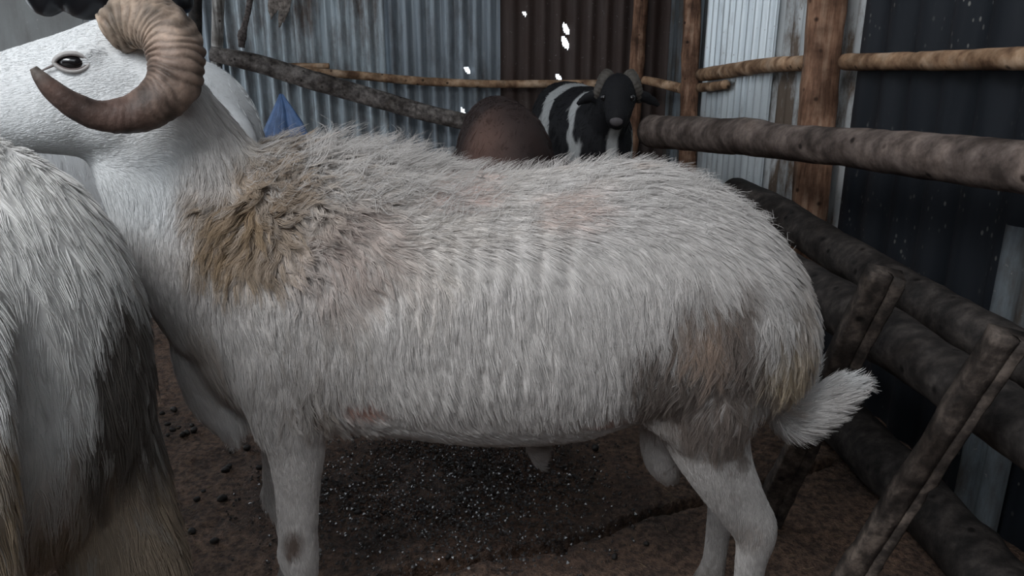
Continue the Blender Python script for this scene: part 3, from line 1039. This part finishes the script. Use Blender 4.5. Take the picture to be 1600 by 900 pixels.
    def dens(p, n):
        tl = np.min(np.linalg.norm(p[:, None, :] - tail_pts[None], axis=2), axis=1)
        return np.clip(0.28 + 0.9 * np.clip(-n[:, 1] + .35, 0, 1), .2, 1.2) * (1 + 1.6 * sstep(.08, .05, tl))
    grow('fleece', V, Fq, root, 300000, style, 6, 14, .00037, dens, .05, 3)

    # long loose guard hairs standing off the neck and back
    def style2(p, n, rnd):
        N_ = len(p)
        sx, sy = proj(np.column_stack([p[:, 0], np.full(N_, 1.12), p[:, 2]]))
        L = .030 + .035 * np.exp(-((sx - 540) / 150) ** 2)
        fl_ = np.tile(np.array([1.0, 0, .2]), (N_, 1))
        return L, fl_, np.full(N_, .46), np.tile(WHITE * .92, (N_, 1)), np.full(N_, .35), np.full(N_, .05), np.full(N_, .4)
    def dens2(p, n):
        sx, sy = proj(np.column_stack([p[:, 0], np.full(len(p), 1.12), p[:, 2]]))
        return sstep(.55, .9, n[:, 2]) * (sx > 330) * (sx < 1240) * (sy < 420) * (.5 + 1.2 * np.exp(-((sx - 560) / 170) ** 2)) + 1e-9
    grow('guard_hair', V, Fq, root, 5000, style2, 6, 6, .00032, dens2, .05, 5)

    # horns
    for sgn in (-1, 1):
        hp = [(178, 52, 34, .000), (205, 36, 39, -.012), (238, 36, 41, -.030), (264, 56, 42, -.046), (276, 92, 41, -.060), (270, 130, 39, -.070), (245, 160, 35, -.078),
              (205, 179, 29, -.084), (160, 181, 24.5, -.090), (118, 166, 21, -.096), (85, 143, 17, -.100), (64, 122, 12, -.103), (52, 106, 6, -.104)]
        dd = []
        for x, y, r, oy in hp:
            q = PH(x, y, -0.055 + oy)
            rr_ = r * depth_of(q) / F
            if sgn > 0:
                q = mir(q)
            dd.append([*q, rr_])
        d = catmull(np.array(dd), 26)
        path = d[:, :3]
        seg_l = np.concatenate([[0], np.cumsum(np.linalg.norm(np.diff(path, axis=0), axis=1))])
        frac = seg_l / seg_l[-1]
        T, A, B = frames(path, VH)
        sg = 32
        th = np.linspace(0, 2 * np.pi, sg, endpoint=False)
        V0, F0 = loft(path, A * d[:, 3:4], B * d[:, 3:4] * .92, sg)
        bodyv = V0[:-2].reshape(len(path), sg, 3)
        rel = bodyv - path[:, None, :]
        warp = seg_l[:, None] + .0065 * np.sin(th * 2 + 1)[None, :] + .011 * vnoise(bodyv.reshape(-1, 3), 30, 91).reshape(len(path), sg)
        ridge = np.abs(np.sin(np.pi * warp / .0098)) ** 0.6
        amp = (.16 * sstep(.72, .3, frac) + .03 * sstep(1.0, .8, frac))[:, None] * (0.6 + .5 * vnoise(bodyv.reshape(-1, 3), 40, 92).reshape(len(path), sg))
        keel = .07 * np.exp(-((np.angle(np.exp(1j * (th - 0.6)))) / .5) ** 2)
        k = 1 + amp * (ridge - .5) + keel[None, :] * sstep(.95, .5, frac)[:, None] + .045 * fbm(bodyv.reshape(-1, 3), 60, 93, 3).reshape(len(path), sg)
        V0[:-2] = (path[:, None, :] + rel * k[:, :, None]).reshape(-1, 3)
        base_c = np.array([.30, .235, .18]); mid_c = np.array([.17, .122, .097]); low_c = np.array([.088, .056, .046]); tip_c = np.array([.14, .12, .105])
        f1 = sstep(0, .45, frac)[:, None]; f2 = sstep(.45, .7, frac)[:, None]; f3 = sstep(.93, 1.0, frac)[:, None]
        hc = base_c * (1 - f1) + mid_c * f1
        hc = hc * (1 - f2) + low_c * f2
        hc = hc * (1 - f3) + tip_c * f3
        hc = np.repeat(hc, sg, axis=0)
        nz = fbm(V0[:-2], 40, 94, 3)
        hc = hc * (1 + .65 * np.clip(nz, -.8, 1.2))[:, None]
        # darker in the grooves, lighter on the ridges
        gw = np.repeat(sstep(.8, .4, frac), sg)[:, None]
        hc = hc * (1 - gw + gw * (0.5 + 0.7 * ridge.reshape(-1, 1)))
        hc = np.clip(np.vstack([hc, hc[:1], hc[-1:]]), .01, .9)
        o = mesh_obj('horn', V0, F0, 'horn', root, col=hc)
        if sgn < 0:
            o['label'] = 'ringed brown horn curling forward under the eye'
    # eyes
    ex = unit(np.array([VH[1], -VH[0], 0.0]))       # along the skull, toward the neck
    for mm, sgn in ((lambda q: q, -1.0), (mir, 1.0)):
        ec = mm(PH(113, 97, -0.061))
        outw = VH * sgn
        fr = np.column_stack([ex, outw, np.array([0, 0, 1.0])])
        v, f = ellipsoid((0, 0, 0), (.0175, .0125, .0105), 20, 14)
        eye = mesh_obj('eye', v @ fr.T + ec, f, 'eye_dark', root)
        th = np.linspace(0, 2 * np.pi, 30)
        lz = np.sin(th) * np.abs(np.sin(th)) ** 0.35
        for nm, kx, kz, oy, r1, r2, mt in (('eyelid', .0200, .0110, .0078, .0030, .0050, 'coat_skin'), ('eyelid_rim', .0180, .0088, .0098, .0014, .0022, 'eye_rim')):
            lid = np.column_stack([kx * np.cos(th), oy - .0035 * np.cos(th) ** 2, kz * lz]) @ fr.T + ec
            v, f = tube(lid, np.full(30, r1), np.full(30, r2), tuple(outw), 2, 8)
            mesh_obj(nm, v, f, mt, eye, col=np.tile(np.array([.40, .38, .37]), (len(v), 1)))
        td = np.array([(-.018, .006, -.002), (-.027, .005, -.006), (-.040, .002, -.012)]) @ fr.T + ec
        v, f = tube(td, [.0018, .0014, .0008], None, tuple(outw), 4, 8)
        mesh_obj('tear_duct', v, f, 'eye_rim', eye)
    return root
ram()

# ------------------------------------------------------------------ the other sheep
def sheep(label, name, rear, facing, scale, coat_local, hair_n, hair_L, neck_end=(1.02, 0, .86), head_dir=(.85, 0, -.5), horns=False, seed=1, vox=0.009, shag=None, rad_=.0006, ear_col=None, width=1.0, slope=0.0, tail_w=1.0, tail_y=0.0):
    """a sheep built in its own axes (x forward, y left, z up, rump at x=0) and set down at `rear`"""
    fx_, fy_ = np.array(facing, float) / np.linalg.norm(facing)
    Rm = np.array([[fx_, -fy_, 0], [fy_, fx_, 0], [0, 0, 1]])
    base = np.array([rear[0], rear[1], 0.0])
    w2 = lambda v: (np.asarray(v) * scale) @ Rm.T + base
    inv = lambda p: ((p - base) @ Rm) / scale
    root = thing(name, label, 'sheep', w2(np.array([[.45, 0, 0]]))[0])
    parts = []
    st = np.array([(-.005, .61, .10, .06), (.035, .60, .175, .12), (.11, .595, .225, .158), (.25, .59, .245, .178), (.45, .58, .25, .188), (.65, .585, .245, .176), (.80, .59, .215, .145), (.90, .60, .16, .10), (.95, .61, .09, .05)])
    st[:, 3] *= width
    st[:, 1] -= slope * sstep(.12, .55, st[:, 0])
    d = catmull(st, 4)
    n_ = len(d)
    z_ = np.zeros(n_)
    parts.append(loft(np.column_stack([d[:, 0], z_, d[:, 1]]), np.column_stack([z_, d[:, 3], z_]), np.column_stack([z_, z_, d[:, 2]]), 32, 2.2))
    ne = np.array(neck_end, float)
    parts.append(tube([(.76, 0, .62), (.76 * .55 + ne[0] * .45, ne[1] * .4, .62 * .5 + ne[2] * .5), ne], [.15, .115, .085], [.115, .09, .072], (0, 1, 0), 5, 24))
    hdv = unit(np.array(head_dir, float))
    upv = unit(np.array([0, 0, 1.0]) - hdv * hdv[2])
    sdv = np.cross(upv, hdv)
    hst = [(-.06, .02, .055, .05), (-.01, .02, .088, .068), (.05, .015, .088, .068), (.11, .005, .072, .055), (.17, -.008, .056, .046), (.22, -.015, .045, .042), (.25, -.02, .025, .025)]
    hst = np.array(hst)
    if horns:
        hst[:, 0] *= .78
    hs = catmull(hst, 4)
    cen = ne + hs[:, :1] * hdv + hs[:, 1:2] * upv
    parts.append(loft(cen, hs[:, 3:4] * sdv, hs[:, 2:3] * upv, 24))
    for sg in (-1, 1):
        b0 = ne + .0 * hdv + (.022 if horns else .05) * upv + sg * .055 * sdv
        parts.append(tube([b0, b0 + sg * .06 * sdv - .02 * upv - .01 * hdv, b0 + sg * .115 * sdv - .055 * upv - .01 * hdv], [.022, .028, .012], [.014, .013, .010], tuple(hdv), 5, 12))
        parts.append(tube([(.16, sg * .085, .56), (.12, sg * .098, .42), (.06, sg * .10, .33), (.015, sg * .10, .26), (.03, sg * .10, .15), (.045, sg * .10, .06), (.06, sg * .10, .003)],
                          [.12, .09, .062, .036, .024, .027, .031], [.085, .068, .055, .030, .022, .025, .028], (0, 1, 0), 5, 18))
        parts.append(tube([(.77, sg * .085, .52), (.75, sg * .09, .38), (.76, sg * .09, .25), (.765, sg * .09, .14), (.765, sg * .09, .06), (.78, sg * .09, .003)],
                          [.085, .05, .033, .023, .026, .031], [.06, .042, .030, .021, .024, .028], (0, 1, 0), 5, 18))
    parts.append(tube([(.03, 0, .72), (-.03, tail_y * .4, .66), (-.055, tail_y * .8, .54), (-.05, tail_y, .40), (-.045, tail_y, .33)], [.03, .035, .036, .028, .014], np.array([.05, .055, .05, .035, .018]) * tail_w, (0, 1, 0), 5, 16))
    parts = [(w2(v), f) for v, f in parts]
    V, Fq = remesh(parts, vox, 8)
    FEET.append(V[V[:, 2] < .04][::6, :2])
    body = mesh_obj('body', V, Fq, 'coat_skin', root, col=coat_local(inv(V), np.full(len(V), .5)))
    def style(p, n, rnd):
        q = inv(p)
        N_ = len(p)
        L = np.full(N_, hair_L)
        low = sstep(.36, .28, q[:, 2])
        hm = sstep(ne[0] - .08, ne[0] + .02, q[:, 0]) * sstep(ne[2] - .3, ne[2] - .1, q[:, 2])
        if shag is not None:
            L = shag(q, L)
        L = L * (1 - low) * (1 - hm) + .008 * low + .005 * hm
        top = sstep(.3, .9, n[:, 2])[:, None]
        fl_ = (1 - top) * np.array([-.25, 0, -1.0]) + top * np.array([-1.0, 0, 0.0])
        fl_[:, :2] = fl_[:, :2] @ Rm[:2, :2].T
        fl_[:, 0] += .25 * vnoise(p, 12, 61 + seed)
        return L, fl_, np.full(N_, .20), coat_local(q, rnd), np.full(N_, .42) * (1 - hm), np.full(N_, .25), np.full(N_, .10) * (1 - .6 * hm)
    grow('fleece', V, Fq, root, hair_n, style, 5, 16, rad_, None, .03, seed)
    for sg in (-1, 1):
        ec = w2((ne + .075 * hdv + .035 * upv + sg * .055 * sdv)[None])[0]
        v, f = ellipsoid(ec, (.014 * scale,) * 3, 14, 10)
        mesh_obj('eye', v, f, 'eye_dark', root)
        if horns:
            b = ne - .03 * hdv + .095 * upv + sg * .028 * sdv
            cp = []
            for i, t_ in enumerate(np.linspace(0, 1, 9)):
                a_ = 1.45 - t_ * 4.4
                rr_ = .05
                cp.append(b + sg * (.012 + .045 * t_ ** .8 + .016 * math.sin(t_ * 3.1)) * sdv + upv * (rr_ * math.sin(a_) - rr_ * 1.25) + hdv * (rr_ * math.cos(a_) * 1.05 - .03))
            cp = w2(np.array(cp))
            rr = np.array([.027, .028, .027, .025, .022, .018, .014, .009, .004]) * scale
            dd = catmull(np.column_stack([cp, rr]), 8)
            T, A, B = frames(dd[:, :3], tuple(sdv @ Rm.T))
            kk = 1 + .06 * np.sin(np.arange(len(dd)) * 1.9)
            v, f = loft(dd[:, :3], A * (dd[:, 3] * kk)[:, None], B * (dd[:, 3] * kk)[:, None], 16)
            mesh_obj('horn', v, f, 'horn', root, col=np.tile(np.array([.085, .075, .065]), (len(v), 1)))
    if horns:
        mz = w2((ne + .180 * hdv - .016 * upv)[None])[0]
        v, f = ellipsoid(mz, (.029 * scale, .022 * scale, .022 * scale), 16, 10)
        mesh_obj('muzzle', v, f, 'coat_skin', root, col=np.tile(np.array([.11, .10, .105]), (len(v), 1)))['label'] = 'grey muzzle'
    return root

def coat_front(q, rnd):
    n_ = len(q)
    c = np.tile(np.array([.60, .59, .575]), (n_, 1)) * (0.86 + 0.24 * rnd)[:, None]
    nz = fbm(q, 14, 5, 3)
    def lay(m, colr, a):
        nonlocal c
        f = np.clip(m * a * (.4 + 1.0 * rnd), 0, .95)[:, None]
        c = c * (1 - f) + np.array(colr) * f
    zz = q[:, 2] + .04 * nz
    hind = sstep(.5, .2, q[:, 0])
    right = sstep(-.04, -.09, q[:, 1] + .03 * nz)
    lay(sstep(.60, .48, zz) * hind, (.38, .32, .265), .7)
    lay(sstep(.68, .60, zz) * right * hind, (.085, .072, .063), 1.1)
    lay(sstep(.50, .42, zz) * hind, (.30, .235, .175), .85)
    lay(sstep(.66, .56, zz) * sstep(.06, .03, np.abs(q[:, 1] - .035)) * sstep(.0, -.03, q[:, 0]), (.34, .26, .18), .8)
    return c
def shag_front(q, L):
    return L + .014 * sstep(.62, .45, q[:, 2])

sheep('white sheep with dirt-stained hindquarters seen from behind, nearest the camera', 'sheep', (-.505, .70), (-.68, .735), 1.13, coat_front, 130000, .022,
      seed=4, vox=0.008, shag=shag_front, rad_=.0004, width=1.08, slope=.13, tail_w=.65, tail_y=.045, neck_end=(1.02, 0, .62))

def plain(c, var=.1):
    c = np.array(c)
    def fn(q, rnd):
        return np.tile(c, (len(q), 1)) * (1 + var * fbm(q, 12, 8, 2))[:, None]
    return fn
pr = P(350, 170, 2.15)
sheep('plain white sheep standing behind the big ram neck', 'sheep', (pr[0], pr[1]), (-.75, .66), 1.15, plain((.56, .57, .58)), 9000, .012, neck_end=(1.02, 0, .5), seed=5, vox=0.012, rad_=.0008)

def coat_brown(q, rnd):
    c = np.tile(np.array([.035, .022, .02]), (len(q), 1))
    m = sstep(-.02, .12, q[:, 1] + .03 * fbm(q, 10, 3, 2))[:, None] * sstep(.35, .1, q[:, 0])[:, None]
    return c * (1 - m) + np.array([.13, .075, .06]) * m
br = P(806, 220, 2.25)
sheep('dark brown sheep with its rump toward the big ram', 'sheep', (br[0], br[1]), (-.10, 1), .97, coat_brown, 9000, .014, neck_end=(1.02, 0, .55), width=.86, seed=6, vox=0.012, rad_=.0008)

hd_ = P(972, 156, 3.1)
face = np.array([.20, -.97]); face /= np.linalg.norm(face)
rear_bw = hd_[:2] - face * 1.0
def coat_bw(q, rnd):
    c = np.tile(np.array([.010, .010, .012]), (len(q), 1))
    nz = .045 * fbm(q, 11, 12, 3)
    x = q[:, 0] + .35 * (q[:, 2] - .7) + nz
    m = np.maximum(sstep(.36, .39, x) * sstep(.55, .52, x), sstep(.74, .76, x) * sstep(.83, .81, x)) * sstep(.0, -.02, q[:, 1] - .2)
    m = np.maximum(m, sstep(.028, .018, np.abs(q[:, 1] - .0)) * sstep(.9, .94, q[:, 0]) * sstep(.71, .68, q[:, 2]))
    return c * (1 - m[:, None]) + np.array([.45, .46, .46]) * m[:, None]
# the head is turned a little so that it looks straight at the camera
loc_dir = np.array([-hd_[0], -hd_[1]]) / np.linalg.norm(hd_[:2])
ld = np.array([loc_dir @ face, loc_dir @ np.array([-face[1], face[0]])])
sheep('black-faced sheep with white bands and curled horns looking at the camera', 'sheep', rear_bw, face, .95, coat_bw, 12000, .014,
      neck_end=(1.0, 0, hd_[2] / .95), head_dir=(ld[0] * .94, ld[1] * .94, -.30), horns=True, seed=7, vox=0.010, rad_=.0008)

# ------------------------------------------------------------------ litter on the floor
def pellet_mesh(seed):
    v, f = ellipsoid((0, 0, 0), (.0095, .0075, .0065), 10, 7)
    v = v * (1 + .18 * vnoise(v + seed, 160, seed))[:, None]
    me = bpy.data.meshes.new('dung_pellet')
    me.from_pydata(v.tolist(), [], f)
    me.polygons.foreach_set('use_smooth', np.ones(len(me.polygons), dtype=bool))
    me.materials.append(MATS['dung'])
    return me
pm = [pellet_mesh(i) for i in range(4)]
spots = [(262, 663), (270, 672), (280, 668), (285, 679), (292, 676), (303, 672), (262, 680), (300, 665), (362, 705), (386, 700), (358, 729), (354, 732), (352, 735), (405, 731), (345, 777), (348, 779), (420, 771), (308, 780), (268, 778),
         (250, 690), (254, 700), (510, 748), (318, 768), (272, 640), (253, 646), (560, 660), (300, 830), (285, 860), (335, 845), (930, 700), (560, 800), (700, 870), (960, 870), (1010, 850)]
for i, (x, y) in enumerate(spots):
    g_ = G(x, y, .004)
    o = bpy.data.objects.new('dung_pellet', pm[i % 4])
    o.location = [float(g_[0]), float(g_[1]), .0045]
    s_ = random.uniform(.7, 1.3)
    o.scale = (s_, s_, s_)
    o.rotation_euler = (random.uniform(-.3, .3), random.uniform(-.3, .3), random.uniform(0, 6.28))
    COL.objects.link(o)
    tag(o, 'small dark dung pellet lying on the earth floor', 'dung pellet', 'dung pellets on the floor')
for i, (x, y, lab) in enumerate([(498, 863, 'small pale stone beside the ram foreleg'), (278, 806, 'small pale stone on the floor left of the ram foreleg')]):
    g_ = G(x, y)
    v, f = ellipsoid((0, 0, 0), (.006, .005, .004), 10, 7)
    v = v * (1 + .25 * vnoise(v + i, 200, 5))[:, None]
    o = mesh_obj('pebble', v, f, 'pebble')
    o.location = [float(g_[0]), float(g_[1]), .004]
    tag(o, lab, 'pebble')

# trampled straw and crumbs
rs = np.random.default_rng(77)
SV, SF = [], []
FEET.append(np.array([G(1195, 815)[:2], G(1262, 1010)[:2]]))
FT = np.vstack(FEET)
for i in range(550):
    x, y = rs.uniform(-1.2, .75), rs.uniform(.85, 2.6)
    if np.hypot(x - wc[0], y - wc[1]) < .52 or np.min(np.hypot(FT[:, 0] - x, FT[:, 1] - y)) < .055:
        continue
    a, l, w = rs.uniform(0, math.pi), rs.uniform(.006, .026), rs.uniform(.0006, .0014)
    dx, dy = math.cos(a) * l / 2, math.sin(a) * l / 2
    ox, oy = -math.sin(a) * w, math.cos(a) * w
    hz_ = .005 + rs.uniform(-.002, .004)
    t1, t2 = rs.uniform(-.002, .003, 2)
    b = len(SV)
    SV += [(x - dx + ox, y - dy + oy, hz_ + t1), (x - dx - ox, y - dy - oy, hz_ + t1), (x + dx - ox, y + dy - oy, hz_ + t2), (x + dx + ox, y + dy + oy, hz_ + t2), (x - dx, y - dy, hz_ + t1 + w), (x + dx, y + dy, hz_ + t2 + w)]
    SF += [(b, b + 1, b + 2, b + 3), (b, b + 3, b + 5, b + 4), (b + 1, b + 4, b + 5, b + 2)]
st_ = mesh_obj('straw_litter', SV, SF, 'straw', smooth=False)
tag(st_, 'thin bits of trampled straw scattered over the floor', 'straw')
st_['kind'] = 'stuff'

# glossy crumbs added so the wet middle of the pen sparkles
GV, GF = [], []
oc = np.array([(1, 0, 0), (0, 1, 0), (-1, 0, 0), (0, -1, 0), (0, 0, 1), (0, 0, -1)], float)
of = [(0, 1, 4), (1, 2, 4), (2, 3, 4), (3, 0, 4), (1, 0, 5), (2, 1, 5), (3, 2, 5), (0, 3, 5)]
n_made = 0
while n_made < 5200:
    x = wc[0] + .02 + rs.normal(0, .20)
    y = wc[1] + rs.normal(0, .17)
    if np.hypot(x - wc[0], y - wc[1]) > .49 or np.min(np.hypot(FT[:, 0] - x, FT[:, 1] - y)) < .05:
        continue
    r_ = rs.uniform(.0018, .0046)
    m_ = Matrix.Rotation(rs.uniform(0, 6.28), 3, Vector(rs.normal(0, 1, 3)))
    b = len(GV)
    GV += ((oc * r_ * rs.uniform(.6, 1.4, (1, 3))) @ np.array(m_).T + np.array([x, y, .003 + rs.uniform(-.002, .002)])).tolist()
    GF += [tuple(b + k for k in f) for f in of]
    n_made += 1
gr_ = mesh_obj('wet_sparkle_crumbs', GV, GF, 'wet_grit', smooth=False)
tag(gr_, 'dark glossy crumbs added to sparkle on the wet floor under the ram belly', 'dung')
gr_['kind'] = 'stuff'
